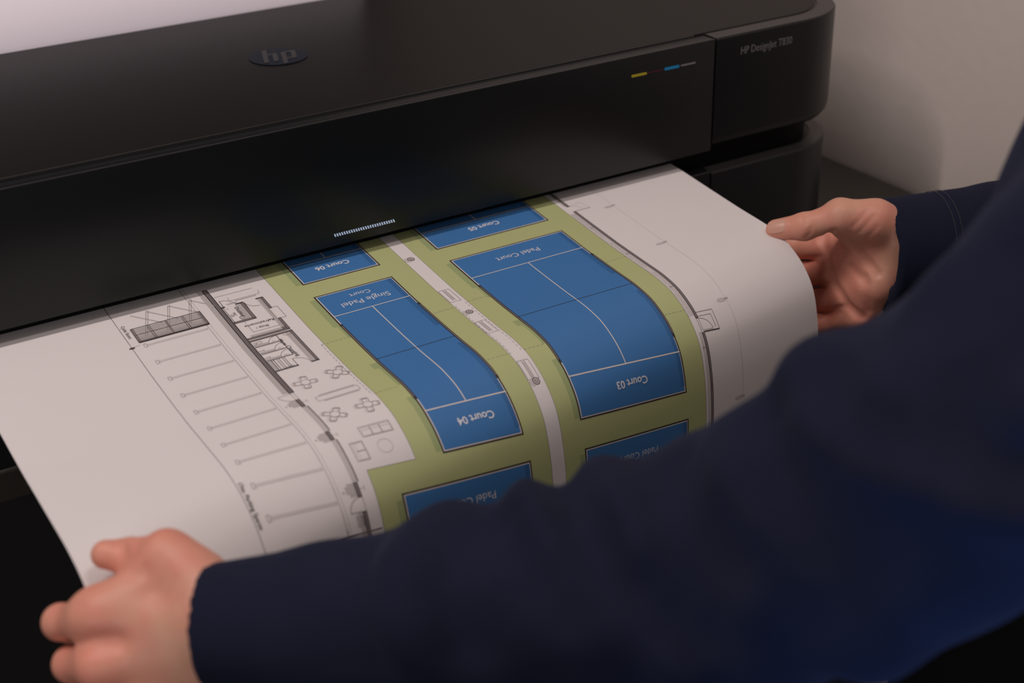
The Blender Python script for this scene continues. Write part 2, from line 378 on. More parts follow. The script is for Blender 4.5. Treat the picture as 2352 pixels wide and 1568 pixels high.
txt('Padel Court', -345.8, 330.5, 39.5, 180, 'textw', 0); txt('Padel Court', -190.5, 333.8, 39.0, 180, 'textw', 0)
# benches, bins and dashed lines on the path
for v in (129, 182.5, 241.5):
    box2(-274.4, -265.4, v, v + (17 if v > 200 else 19), .3, 'line', 4); rect(-270.7, -269.1, v + 1.5, v + 16, 'mgrey', 4)
    ln(-271, v, -271, v + 17, .25, 'line', 5); ln(-268.9, v, -268.9, v + 17, .25, 'line', 5)
for v in (75.5, 166.5, 260.5):
    ell(-272.2, v + .5, 2.6, 3.4, 'mgrey', 4); ell(-268.9, v, 2.9, 3.0, 'frame', 5); ell(-268.9, v, 2.2, 2.3, 'white', 6); ell(-268.9, v, 1.7, 1.7, 'dgrey', 7)
    ln(-270.0, v, -267.8, v, .3, 'white', 8); ln(-268.9, v - 1, -268.9, v + 1, .3, 'white', 8)
pl([(-273.8, 154), (-273.8, 233)], .01); dash(-273.8, 154, -273.8, 233, 3, 1.8, .3); dash(-264.4, 152, -264.4, 232, 3, 1.8, .3)
dash(-292.5, 155.5, -275, 155.5, ink='dgrey'); dash(-292.5, 232, -275, 232, ink='dgrey'); dash(-262.5, 152.5, -246, 152.5, ink='dgrey'); dash(-262.5, 232, -245.5, 232, ink='dgrey')
dash(-137, 232.4, -118, 232.4, ink='dgrey'); dash(-137, 153, -118, 153, ink='dgrey')
dash(-383.2, 154.5, -383.2, 233, 3, 1.6, .3); dash(-383.2, 154.5, -362, 154.5, ink='dgrey'); dash(-381, 233, -363, 233, ink='dgrey')
# right building wall, planting band, door and steps
rect(-113.6, -110.3, 8, 58, 'lgrey', 2); rect(-117.2, -112.0, 72, 238, 'mgrey', 2); rect(-115.4, -112, 252, 344.9, 'mgrey', 2)
random.seed(3)
for i in range(40):
    v = 80 + i * 4; rect(-118 + .2, -116.3 + random.uniform(-.7, .9), v, v + random.uniform(1.5, 3.8), 'lite', 3)
for v in (118, 175): rect(-117, -113.6, v, v + 11, 'lite', 4); box2(-117, -113.6, v, v + 11, .2, 'mgrey', 5)
for a, b in ((8, 60), (69, 241), (252.5, 344.9)):
    rect(-112.2, -109.6, a, b, 'frame', 4); rect(-111.6, -110.2, a + .6, b - .6, 'dgrey', 5)
for v in (100, 150, 208, 264, 327): ln(-115, v, -112, v, .35, 'dgrey', 5); ln(-115, v - 1.2, -115, v + 1.2, .35, 'dgrey', 5)
ln(-109.6, 252.3, -94, 252.3, .8, 'frame', 5); pl([(-109.6, 236.2), (-93.8, 236.2), (-93.8, 252)], .35); pl([(-109.6, 239.6), (-96.8, 239.6), (-96.8, 250)], .3)
arc(-109.6, 251.2, 9.8, -90, 0, .3); ln(-109.6, 251, -99.8, 251, .7, 'lgrey', 4); ln(-111.8, 241, -111.8, 252, .25); ln(-110, 241, -110, 252, .25)
ln(-109.6, 69, -95, 69, .8, 'lgrey', 5); pl([(-109.6, 59), (-98, 57), (-95, 69)], .3, 'faint'); arc(-109.6, 68, 8, -90, 0, .3, 'faint')
ln(-75.6, 8, -75.6, 344.9, .3, 'mgrey', 2)
for v, a in ((75, 1), (148, 1), (230, 1.2), (311, 1.3)):
    ell(-80.6, v + .6, 4.6, 1.5 * a, 'mgrey', 3); ln(-77.5, v, -74, v, .4, 'dgrey', 4); ln(-77, v - 1, -77, v + 1.4, .35, 'dgrey', 4); ln(-74.4, v - 1.2, -74.4, v + 1.2, .35, 'dgrey', 4)
# left: site boundary, kerb, parking bays
ln(-500.4, 8, -500.4, 344.9, .4, 'line', 3)
ell(-500.4, 94.5, 2.2, 1.1, 'frame', 4); ln(-500.4, 93.5, -493.5, 93.0, .3, 'lgrey', 4); ell(-500.4, 30, 1.6, 1.1, 'frame', 4)
for u in (-443.6, -441.2): ln(u, 8, u, 344.9, .3, 'lgrey' if u > -442 else 'dgrey', 3)
for i in range(11):
    v = 95.2 + 24 * i - (.6 if i > 6 else 0)
    if i > 9: break
    for o_ in (-.9, .9): ln(-489.6, v + o_, -445, v + o_, .22, 'lgrey', 3)
    rect(-489.6, -445, v - .85, v + .85, 'lite', 2); ln(-445, v - .9, -445, v + .9, .3, 'dgrey', 4)
    box2(-491.8, -489.8, v - 2.2, v + 2.2, .3, 'dgrey', 4)
txt('Cycle Store', -497.4, 72.8, 18.0, 90, 'textb', 0); txt('17no. Parking Spaces', -498.0, 299.0, 34.5, 90, 'textb', 0.006)
ln(-493, 333, -418, 333, .9, 'line', 4); ln(-443, 329, -443, 344, .3, 'dgrey', 4)
# cycle store
rect(-493.5, -441.2, 70.3, 90.0, 'mgrey', 3)
for i in range(9): rect(-493.5, -441.2, 80 + i * 1.1, 80 + i * 1.1 + .12 + i * .07, 'dgrey', 4)
for i in range(12): ln(-493 + i * .3, 72 + i * .7, -442, 72 + i * .7, .12, 'dgrey', 4)
rect(-493.5, -441.2, 88.6, 90.4, 'frame', 5); box2(-493.5, -441.2, 70.4, 89.8, .6, 'frame', 6)
for u in (-492.2, -467.4, -442.3): rect(u - .8, u + .8, 70.4, 89.8, 'dgrey', 5)
for u in (-480.5, -455): ln(u - .7, 70.4, u - .7, 89.5, .4, 'frame', 6); ln(u + .7, 70.4, u + .7, 89.5, .4, 'frame', 6)
ln(-493, 79.5, -442, 79.5, .35, 'frame', 6)
for k in range(3):
    u = -487 + 16.5 * k
    for o_ in (0, 1.5): ln(u + o_, 70 + 14, u + 12 + o_, 51.5, .25, 'dgrey', 6)
    ln(u + 12, 52.3, u + 29, 72, 1.2, 'lgrey', 3)
ln(-487, 52.5, -470, 72, 1.2, 'lgrey', 3)
# building wall on the left with rooms
rect(-433.4, -429.4, 44, 201, 'lgrey', 2); rect(-429.4, -425.4, 44, 202, 'frame', 3); rect(-428.6, -426.3, 45, 201.3, 'dgrey', 4); ln(-427.3, 45, -427.3, 201, .3, 'frame', 5)
rect(-415.5, -409.2, 74.5, 96.5, 'lgrey', 3); rect(-425.4, -408.8, 96.2, 98.2, 'dgrey', 4); ln(-425.4, 98.4, -408.6, 98.4, .5, 'frame', 5); ln(-425.4, 96.4, -410, 96.4, .4, 'frame', 5)
rect(-410.6, -408.4, 73.4, 98.4, 'dgrey', 4); ln(-410.7, 74, -410.7, 97, .35, 'frame', 5); ln(-408.4, 73.4, -408.4, 98.6, .4, 'frame', 5); rect(-414.5, -408.4, 72.6, 74.0, 'frame', 5)
rect(-425.6, -422.8, 73.0, 74.4, 'frame', 5); ln(-424.6, 74, -424.6, 98, .4, 'frame', 5); ln(-423.6, 74, -423.6, 64, .5, 'line', 4); arc(-423.4, 73.5, 9.2, -90, 0, .3)
ell(-416.4, 70.8, 4.5, .9, 'lgrey', 3); arc(-417.2, 92.4, 2.0, 0, 360, .3); arc(-417.2, 92.4, 1.2, 0, 360, .25, n=8); rect(-419, -415.6, 94.6, 96, 'lgrey', 4); ell(-422.6, 87, 1.1, 1.8, 'lgrey', 4)
arc(-422.6, 87, 1.1, 0, 360, .25, r2=1.8); ln(-423, 77, -421.5, 77, .4); txt('Disabled', -416.2, 84.5, 13.8, 90, 'textb', 0); txt('WC', -419.9, 86.0, 4.8, 90, 'textb', 0)
rect(-398.6, -392.9, 72.8, 74.0, 'frame', 5); rect(-394.6, -392.9, 73, 90.5, 'dgrey', 4); ln(-394.7, 73, -394.7, 90.5, .45, 'frame', 5); ln(-392.9, 73, -392.9, 90.5, .45, 'frame', 5); ln(-394.7, 90.5, -392.9, 90.5, .5, 'frame', 5)
rect(-398.0, -395.0, 74, 121.5, 'lgrey', 3); rect(-422, -395, 118.2, 121.4, 'lgrey', 3); ln(-395.8, 74, -395.8, 121, .25)
arc(-399.0, 74, 9.0, 90, 180, .35); ln(-408, 74, -408, 83.5, .35)
rect(-394.8, -393.1, 106.0, 123.4, 'dgrey', 4); ln(-394.9, 106, -394.9, 122, .45, 'frame', 5); ln(-393.0, 106, -393.0, 123.4, .45, 'frame', 5); ln(-394.9, 106, -393, 106, .5, 'frame', 5)
pl([(-393, 90), (-388.6, 90), (-388.6, 106.4), (-395, 106.4)], .3)
rect(-425.4, -393, 121.4, 123.0, 'dgrey', 4); ln(-425.4, 121.4, -394.9, 121.4, .45, 'frame', 5); ln(-425.4, 123.2, -393, 123.2, .45, 'frame', 5)
pl([(-418.0, 105.5), (-418.0, 115.0), (-397.6, 115.0)], .3); ln(-418, 98.5, -418, 102, .25)
txt('Shop /', -409.4, 111.0, 9.6, 180, 'textb', 0); txt('Refreshments', -409.2, 105.2, 22.6, 180, 'textb', 0)
rect(-425.4, -393, 125.0, 126.4, 'dgrey', 4); ln(-425.4, 124.9, -393, 124.9, .45, 'frame', 5); ln(-425.4, 126.5, -394.5, 126.5, .4, 'frame', 5)
rect(-394.6, -392.9, 125, 172, 'dgrey', 4); ln(-394.7, 126, -394.7, 171, .45, 'frame', 5); ln(-392.9, 125, -392.9, 172.2, .5, 'frame', 5); rect(-398.6, -394.8, 127, 170.6, 'lgrey', 3)
rect(-398.8, -392.9, 170.8, 172.0, 'frame', 5); arc(-397.6, 127.3, 3, 0, 180, .3)
ln(-405.6, 126.5, -405.6, 156, .5, 'frame', 5)
for v in (135.2, 145.8, 156.0):
    ln(-425.2, v, -405.6, v, .5, 'frame', 5); rect(-425, -414, v - 3.2, v - .3, 'lgrey', 3); arc(-405.8, v - .3, 8.2, 180, 270, .3); poly([(-414, v - .4), (-406, v - .4), (-410.5, v - 3.2)], 'mgrey', 3)
arc(-420, 130, 2.2, 0, 360, .3, r2=1.4); rect(-425, -422.8, 128.8, 131.6, 'lite', 4); box2(-424.8, -422.6, 128.6, 131.6, .25)
for v in (141, 151.4): ln(-425, v, -421, v, .4); ln(-421, v - .8, -421, v + .8, .4)
for k, u in enumerate((-422.4, -420.8, -418.4, -416.8, -414.4, -412.9)): ln(u, 156, u, 170.5, .5 if k < 2 else .4, 'frame' if k < 2 else 'line', 5)
rect(-425.2, -422.4, 157, 170.2, 'lgrey', 3); rect(-425.4, -408.6, 170.4, 171.6, 'frame', 4); rect(-409.4, -408.2, 170.2, 171.8, 'frame', 5)
ln(-408.6, 161.5, -408.6, 170.4, .45); arc(-408.8, 171, 10, -90, 0, .3); poly([(-420, 170), (-410, 170), (-412, 168)], 'lgrey', 3)
txt('Mens Changing', -404.6, 146.6, 27.0, 84, 'textb', 0)
ln(-395, 57.5, -425, 57.5, .3, 'dgrey'); pl([(-416, 62), (-417, 67), (-393, 67), (-392, 62)], .3, 'dgrey'); ln(-413, 68.6, -396, 68.6, .5, 'dgrey')
# lower wall with stepped bays
ln(-428.8, 202, -428.8, 212, .25); ln(-426.6, 202, -426.6, 212, .25); arc(-428.5, 203, 9.6, 90, 180, .3, 'dgrey'); ln(-438, 203.2, -428.5, 202.6, .3, 'dgrey')
def seg(a, b):
    rect(-429.6, -426.6, a, b, 'frame', 4); rect(-428.9, -427.3, a + .6, b - .6, 'dgrey', 5)
seg(212, 223.4); seg(257.8, 267.2); seg(300.4, 310.2); seg(319.4, 344.9)
for a, b in ((223.4, 257.8), (267.2, 300.4)):
    rect(-429.6, -425.8, a, b, 'mgrey', 2); ln(-425.8, a, -425.8, b, .7, 'frame', 4); ln(-429.4, a, -429.4, b, .35, 'lgrey', 3); ln(-427.6, a, -427.6, b, .25, 'lgrey', 3)
    for k in range(5): ell(-425.8, a + 3 + k * 6.6, .5, .5, 'frame', 5, 6)
for v in (216, 262, 304):
    rect(-434.5, -429.6, v - 3.5, v + 5.5, 'lgrey', 2); rect(-436.4, -434.5, v - 1.8, v + 3.2, 'lgrey', 2); ell(-438.2, v + 1.5, .9, .9, 'lgrey', 3, 8)
    ln(-426.6, v + 1, -423.2, v + 1, .35, 'lgrey'); ln(-423.2, v - .8, -423.2, v + 2.6, .5, 'lgrey')
arc(-428.3, 319.4, 9.2, 180, 270, .35, 'dgrey'); ln(-438, 319.4, -429, 319.4, .4, 'dgrey'); rect(-433, -429.6, 319.6, 344.9, 'lgrey', 2); rect(-435, -429.6, 321, 329, 'lgrey', 2); ln(-426.8, 310, -426.8, 319.4, .25)
# terrace furniture
def table(cu, cv, a):
    for k in range(4):
        t = math.radians(a + 90 * k); c, s_ = math.cos(t), math.sin(t)
        def T(x, y): return (cu + c * x - s_ * y, cv + s_ * x + c * y)
        def Tsh(x, y): p = T(x, y); return (p[0] - 1.3, p[1] - .4)
        sh = [(2.4, -2.0), (6.6, -2.3), (8.2, -1.5), (8.2, 1.5), (6.6, 2.3), (2.4, 2.0)]
        pl([Tsh(x, y) for x, y in sh], .45, 'mgrey', 3); pl([T(x, y) for x, y in sh], .42, 'dgrey', 4); pl([T(7.0, -2.1), T(7.2, 0), T(7.0, 2.1)], .3, 'dgrey', 4)
    ell(cu, cv, 3.4, 3.2, 'white', 5, 10); arc(cu, cv, 3.4, 0, 360, .32, 'dgrey', 6, 8)
table(-413.8, 194.5, 10); table(-389.4, 193.6, 38); table(-391.2, 243, 8); table(-415.2, 243.2, 35)
box2(-417.0, -386.2, 216.4, 222.4, .3, 'dgrey'); ln(-413.5, 215.0, -387.5, 215.0, .5, 'dgrey'); ln(-413.5, 223.8, -387.5, 223.8, .5, 'dgrey')
box2(-408.6, -386.6, 262.4, 271.0, .35, 'dgrey'); box2(-407.6, -387.2, 263.6, 270.2, .3, 'lgrey')
for u in (-401, -394.2): ln(u, 263.6, u, 270.6, .55, 'dgrey')
for u in (-407.2, -400.4, -393.4): ln(u, 265.6, u + 5.6, 265.6, .25, 'lgrey')
box2(-420, -411, 273.4, 287.6, .35, 'dgrey'); box2(-418.6, -411.6, 274.2, 286.8, .3, 'lgrey'); ln(-417.5, 280.4, -411.4, 280.4, .5, 'dgrey'); ln(-416.8, 274.4, -416.8, 286.6, .25, 'lgrey')
arc(-397.4, 280.8, 5.1, 0, 360, .35, 'lgrey', 3, 20)

def build_sheet():
    bm = bmesh.new(); LY = bm.faces.layers.int.new('ly')
    def addp(pts, ink, ly):
        try: f = bm.faces.new([bm.verts.new((u / 1000, v / 1000, ly * .00005)) for u, v in pts]); f.material_index = INKN.index(ink)
        except ValueError: pass
    for pts, ink, ly in SHP:
        if ly < 99: addp([(min(max(u, PX0 * 1000 + .2), PX1 * 1000 - .2), min(max(v, 2), 344.9)) for u, v in pts], ink, ly)
    for s, u, v, wd, rot, ink, bold, ly, st in TXT:
        vs, fs = text_polys(s, bold)
        if rot == 180: f_ = lambda x, y: (u + wd / 2 - x * wd, v - .55 * wd / len(s) + y * wd)
        else:
            ca, sa = math.cos(math.radians(rot)), math.sin(math.radians(rot)); hh = .55 * wd / len(s)
            f_ = lambda x, y: (u + ca * (x - .5) * wd + sa * (y * wd - hh), v + sa * (x - .5) * wd - ca * (y * wd - hh))
        P = [f_(x, y) for x, y in vs]
        ly = 9 if ink == 'textw' else 6
        for f in fs: 
            q = [P[i] for i in f]
            if max(p[1] for p in q) < 344.8: addp(q, ink, ly)
    for i in range(1, NU - 1):
        x = UX[i]; bmesh.ops.bisect_plane(bm, geom=bm.verts[:] + bm.edges[:] + bm.faces[:], dist=1e-7, plane_co=(x, 0, 0), plane_no=(1, 0, 0))
    v0 = .004
    k = 2
    while k * GV < VMAX:
        bmesh.ops.bisect_plane(bm, geom=bm.verts[:] + bm.edges[:] + bm.faces[:], dist=1e-7, plane_co=(0, k * GV, 0), plane_no=(0, 1, 0)); k += 1
    normals = []
    # base sheet, top and underside with closed edges
    jn = int(round(VMAX / GV)); TH = .00018; grid = {}
    def edge_v(j): return min(j * GV, VMAX)
    for sgn in (0, 1):
        for i in range(NU):
            for j in range(jn + 2):
                grid[sgn, i, j] = bm.verts.new((UX[i], edge_v(j), -TH * sgn))
    for i in range(NU - 1):
        for j in range(jn):
            bm.faces.new((grid[0, i, j], grid[0, i, j + 1], grid[0, i + 1, j + 1], grid[0, i + 1, j]))
            bm.faces.new((grid[1, i, j], grid[1, i + 1, j], grid[1, i + 1, j + 1], grid[1, i, j + 1]))
    for j in range(jn):
        for i in (0, NU - 1): bm.faces.new((grid[0, i, j], grid[0, i, j + 1], grid[1, i, j + 1], grid[1, i, j]))
    for i in range(NU - 1): bm.faces.new((grid[0, i, jn], grid[0, i + 1, jn], grid[1, i + 1, jn], grid[1, i, jn]))
    loose = [v for v in bm.verts if not v.link_faces]; bmesh.ops.delete(bm, geom=loose, context='VERTS')
    bm.verts.index_update(); nl = []
    for v in bm.verts:
        off = v.co.z; p, n = psurf(v.co.x, v.co.y); v.co = Vector(p + n * off); nl.append(tuple(n if off >= 0 else -n))
    bm.faces.ensure_lookup_table()
    for f in bm.faces:
        f.normal_update(); n = Vector(nl[f.verts[0].index])
        if f.normal.dot(n) < 0: f.normal_flip()
    me = bpy.data.meshes.new('site_plan_print'); bm.to_mesh(me); bm.free()
    for p in me.polygons: p.use_smooth = True
    me.normals_split_custom_set_from_vertices(nl)
    ms = []
    for k_ in INKN: ms.append(mat('ink_' + k_, INK[k_], .62 if k_ in ('paper', 'white') else .5, .25))
    return link('site_plan_print', me, ms)
sheet = build_sheet()
tag(sheet, 'large printed court plan coming out of the printer, held at both edges', 'printed plan')

# ---------------------------------------------------------------- implicit surfaces for the person
def seg_d(P, a, b, ra, rb):
    a = np.array(a, np.float32); b = np.array(b, np.float32); ab = b - a; t = np.clip(((P - a) @ ab) / max(float(ab @ ab), 1e-12), 0, 1)
    return np.linalg.norm(P - a - t[:, None] * ab, axis=1) - (ra + (rb - ra) * t)
def smin(a, b, k):
    h = np.maximum(k - np.abs(a - b), 0) / k; return np.minimum(a, b) - h * h * k * .25
def chain(P, pts, k=.004):
    d = None
    for (a, ra), (b, rb) in zip(pts, pts[1:]):
        e = seg_d(P, a, b, ra, rb); d = e if d is None else smin(d, e, k)
    return d
def ellipsoid(P, c, r, Rm=None):
    q = P - np.array(c, np.float32)
    if Rm is not None: q = q @ np.array(Rm, np.float32)
    r = np.array(r, np.float32); k0 = np.linalg.norm(q / r, axis=1); k1 = np.linalg.norm(q / (r * r), axis=1); return k0 * (k0 - 1) / np.maximum(k1, 1e-6)
def polyd(P, pts):
    d = None
    for a, b in zip(pts, pts[1:]):
        e = seg_d(P, a, b, 0, 0); d = e if d is None else np.minimum(d, e)
    return d
def grooves(P, d, G):
    m = d < .03
    for pts, amp, sg in G:
        q = polyd(P[m], pts); d[m] += amp * np.exp(-.5 * (q / sg) ** 2)
    return d
def nets(fn, lo, hi, h, name):
    lo = np.array(lo); n = np.ceil((np.array(hi) - lo) / h / 8).astype(int) * 8; B = n // 8
    bi = np.stack(np.meshgrid(*[np.arange(x) for x in B], indexing='ij'), -1).reshape(-1, 3)
    ctr = (lo + (bi * 8 + 3.5) * h).astype(np.float32); dc = fn(ctr)
    F = np.repeat(np.repeat(np.repeat(dc.reshape(B), 8, 0), 8, 1), 8, 2).astype(np.float32)
    act = bi[np.abs(dc) < 8 * h * .95 + .02]
    off = np.stack(np.meshgrid(*[np.arange(8)] * 3, indexing='ij'), -1).reshape(-1, 3)
    for s in range(0, len(act), 1500):
        idx = (act[s:s + 1500, None, :] * 8 + off[None]).reshape(-1, 3)
        F[idx[:, 0], idx[:, 1], idx[:, 2]] = fn((lo + idx * h).astype(np.float32))
    I = F < 0; c = [slice(0, -1), slice(1, None)]
    cnt = sum(I[c[a], c[b], c[e]].astype(np.int8) for a in (0, 1) for b in (0, 1) for e in (0, 1))
    cell = (cnt > 0) & (cnt < 8); ci = np.argwhere(cell); vid = -np.ones(cell.shape, np.int64); vid[cell] = np.arange(len(ci))
    acc = np.zeros((len(ci), 3)); num = np.zeros(len(ci))
    cor = [(a, b, e) for a in (0, 1) for b in (0, 1) for e in (0, 1)]
    for p in cor:
        for ax in range(3):
            if p[ax]: continue
            q = list(p); q[ax] = 1
            f0 = F[ci[:, 0] + p[0], ci[:, 1] + p[1], ci[:, 2] + p[2]]; f1 = F[ci[:, 0] + q[0], ci[:, 1] + q[1], ci[:, 2] + q[2]]
            m = (f0 < 0) != (f1 < 0); t = np.where(m, f0 / np.where(m, f0 - f1, 1), 0)
            pos = np.tile(np.array(p, float), (len(ci), 1)); pos[:, ax] += t; acc[m] += pos[m]; num[m] += 1
    V = lo + (ci + acc / num[:, None]) * h; Q = []
    for ax in range(3):
        a1, a2 = [(1, 2), (2, 0), (0, 1)][ax]
        s0 = [slice(None)] * 3; s1 = [slice(None)] * 3; s0[ax] = slice(0, -1); s1[ax] = slice(1, None)
        E_ = np.argwhere(I[tuple(s0)] != I[tuple(s1)]); ok = (E_[:, a1] > 0) & (E_[:, a2] > 0) & (E_[:, a1] < I.shape[a1] - 1) & (E_[:, a2] < I.shape[a2] - 1); E_ = E_[ok]
        def cid(d1, d2): g = E_.copy(); g[:, a1] -= d1; g[:, a2] -= d2; return vid[g[:, 0], g[:, 1], g[:, 2]]
        q = np.stack([cid(1, 1), cid(0, 1), cid(0, 0), cid(1, 0)], 1)
        fl = ~I[E_[:, 0], E_[:, 1], E_[:, 2]]; q[fl] = q[fl][:, ::-1]; Q.append(q)
    Q = np.concatenate(Q); me = bpy.data.meshes.new(name)
    me.from_pydata(V.tolist(), [], Q.tolist()); me.update()
    me.polygons.foreach_set('use_smooth', np.ones(len(Q), bool)); return me

J = dict(
LW=(-0.5545,-0.3503,-0.0335), LFA=(-0.5110,-0.3893,-0.0222),
L_iM=(-0.6095,-0.3021,-0.0345), L_iP=(-0.6239,-0.2770,-0.0485), L_iD=(-0.6148,-0.2478,-0.0757), L_iT=(-0.5968,-0.2486,-0.0767),
L_mM=(-0.6139,-0.3187,-0.0531), L_mP=(-0.6248,-0.2890,-0.0690), L_mD=(-0.6153,-0.2618,-0.0992), L_mT=(-0.5972,-0.2640,-0.0980),
L_rM=(-0.6116,-0.3284,-0.0753), L_rP=(-0.6207,-0.3026,-0.0938), L_rD=(-0.6114,-0.2745,-0.1227), L_rT=(-0.5946,-0.2762,-0.1198),
L_pM=(-0.6036,-0.3342,-0.0985), L_pP=(-0.6152,-0.3078,-0.1228), L_pD=(-0.6058,-0.2921,-0.1417), L_pT=(-0.5912,-0.2925,-0.1388),
L_tC=(-0.5586,-0.3251,-0.0177), L_tM=(-0.5679,-0.3034,-0.0086), L_tI=(-0.5823,-0.2831,-0.0175), L_tT=(-0.5930,-0.2749,-0.0167),
RW=(0.0972,-0.1887,-0.0401), RFA=(0.1722,-0.2266,-0.0392),
R_iM=(0.0723,-0.1318,-0.0511), R_iP=(0.0610,-0.1000,-0.0598), R_iD=(0.0379,-0.0916,-0.0579), R_iT=(0.0137,-0.0925,-0.0507),
R_mM=(0.0721,-0.1433,-0.0701), R_mP=(0.0617,-0.1104,-0.0825), R_mD=(0.0355,-0.1031,-0.0792), R_mT=(0.0091,-0.1052,-0.0698),
R_rM=(0.0717,-0.1563,-0.0877), R_rP=(0.0602,-0.1252,-0.1020), R_rD=(0.0353,-0.1182,-0.0996), R_rT=(0.0111,-0.1193,-0.0908),
R_pM=(0.0743,-0.1724,-0.1006), R_pP=(0.0635,-0.1449,-0.1157), R_pD=(0.0414,-0.1387,-0.1144), R_pT=(0.0210,-0.1383,-0.1080),
R_tC=(0.0751,-0.1778,-0.0115), R_tM=(0.0519,-0.1619,-0.0084), R_tI=(0.0291,-0.1458,-0.0173), R_tT=(0.0151,-0.1277,-0.0230),
R_hy=(0.0763,-0.1817,-0.0708), R_th=(0.0796,-0.1642,-0.0387),
S1=(-0.5613,-0.3461,-0.0333), S2=(-0.5105,-0.3876,-0.0255), S3=(-0.4676,-0.4236,-0.0141), S4=(-0.4142,-0.4641,-0.0023),
S5=(-0.3537,-0.5091,0.0158), S6=(-0.2991,-0.5849,0.0964), S7=(-0.2136,-0.6445,0.1907))
def lerp(a, b, t): return tuple(np.array(J[a] if isinstance(a, str) else a) * (1 - t) + np.array(J[b] if isinstance(b, str) else b) * t)
CREASE_L = [([(-0.586, -0.2796, -0.007), (-0.5866, -0.2845, -0.0071), (-0.5869, -0.288, -0.008)], 0.0016, 0.003), ([(-0.5809, -0.2858, -0.0053), (-0.5818, -0.2897, -0.005), (-0.5825, -0.2928, -0.0052)], -0.0008, 0.003), ([(-0.6232, -0.314, -0.0389), (-0.6174, -0.3212, -0.0362), (-0.6121, -0.325, -0.0357), (-0.6068, -0.3285, -0.0354)], 0.0022, 0.0045), ([(-0.5835, -0.314, -0.0073), (-0.5867, -0.3121, -0.0088), (-0.5899, -0.3106, -0.0102)], 0.0012, 0.003), ([(-0.6192, -0.308, -0.0218), (-0.6208, -0.3106, -0.0252), (-0.6221, -0.312, -0.0295)], 0.001, 0.004)]
CREASE_R = [([(0.0641, -0.1331, -0.0398), (0.0403, -0.1635, -0.0209), (0.0408, -0.1688, -0.017), (0.0443, -0.1697, -0.0199), (0.0483, -0.17, -0.023), (0.0588, -0.1711, -0.0326), (0.0656, -0.1759, -0.0399), (0.0683, -0.183, -0.0468), (0.0701, -0.1909, -0.0533)], 0.003, 0.0022), ([(0.0617, -0.1334, -0.0423), (0.0597, -0.1389, -0.0467), (0.0582, -0.144, -0.0514), (0.057, -0.1504, -0.061), (0.0587, -0.1538, -0.0726), (0.0579, -0.1643, -0.0789), (0.0599, -0.1719, -0.087), (0.0618, -0.1786, -0.0905), (0.065, -0.184, -0.0948)], 0.0036, 0.0024), ([(0.0633, -0.1813, 0.0027), (0.0557, -0.1813, -0.0034), (0.0502, -0.179, -0.0108)], 0.0005, 0.0014), ([(0.0635, -0.1876, -0.002), (0.0582, -0.1858, -0.0081), (0.055, -0.1821, -0.0154)], 0.0005, 0.0014), ([(0.0642, -0.1918, -0.0097), (0.0616, -0.1889, -0.0154), (0.0611, -0.1839, -0.0223)], 0.00045, 0.0014), ([(0.064, -0.1831, -0.059), (0.0625, -0.1874, -0.0668), (0.064, -0.1888, -0.0766), (0.0656, -0.1885, -0.0821), (0.0675, -0.188, -0.0878)], 0.0018, 0.003), ([(0.0257, -0.1432, -0.0059), (0.025, -0.1471, -0.006), (0.0252, -0.15, -0.0065), (0.024, -0.1521, -0.0082), (0.0233, -0.1537, -0.0101)], 0.001, 0.0014), ([(0.0226, -0.1546, -0.0226), (0.0237, -0.1563, -0.0201), (0.0253, -0.1574, -0.018), (0.0252, -0.1573, -0.0161), (0.0251, -0.1572, -0.0143)], 0.0009, 0.0014), ([(0.0622, -0.1664, -0.0531), (0.0634, -0.1759, -0.0577), (0.0637, -0.1862, -0.0616)], 0.0012, 0.0025), ([(0.0597, -0.1196, -0.0637), (0.06, -0.1239, -0.0617), (0.059, -0.1296, -0.059), (0.0577, -0.1381, -0.0547), (0.0581, -0.1446, -0.0515)], 0.0014, 0.0016), ([(0.061, -0.1274, -0.0889), (0.0629, -0.1302, -0.0868), (0.0614, -0.1366, -0.0825), (0.0588, -0.1467, -0.0768), (0.0587, -0.1543, -0.0728)], 0.0014, 0.0016), ([(0.052, -0.1452, -0.1064), (0.059, -0.1449, -0.1052), (0.0605, -0.1502, -0.1002), (0.0587, -0.1619, -0.0929), (0.0597, -0.1707, -0.0875)], 0.0014, 0.0016)]
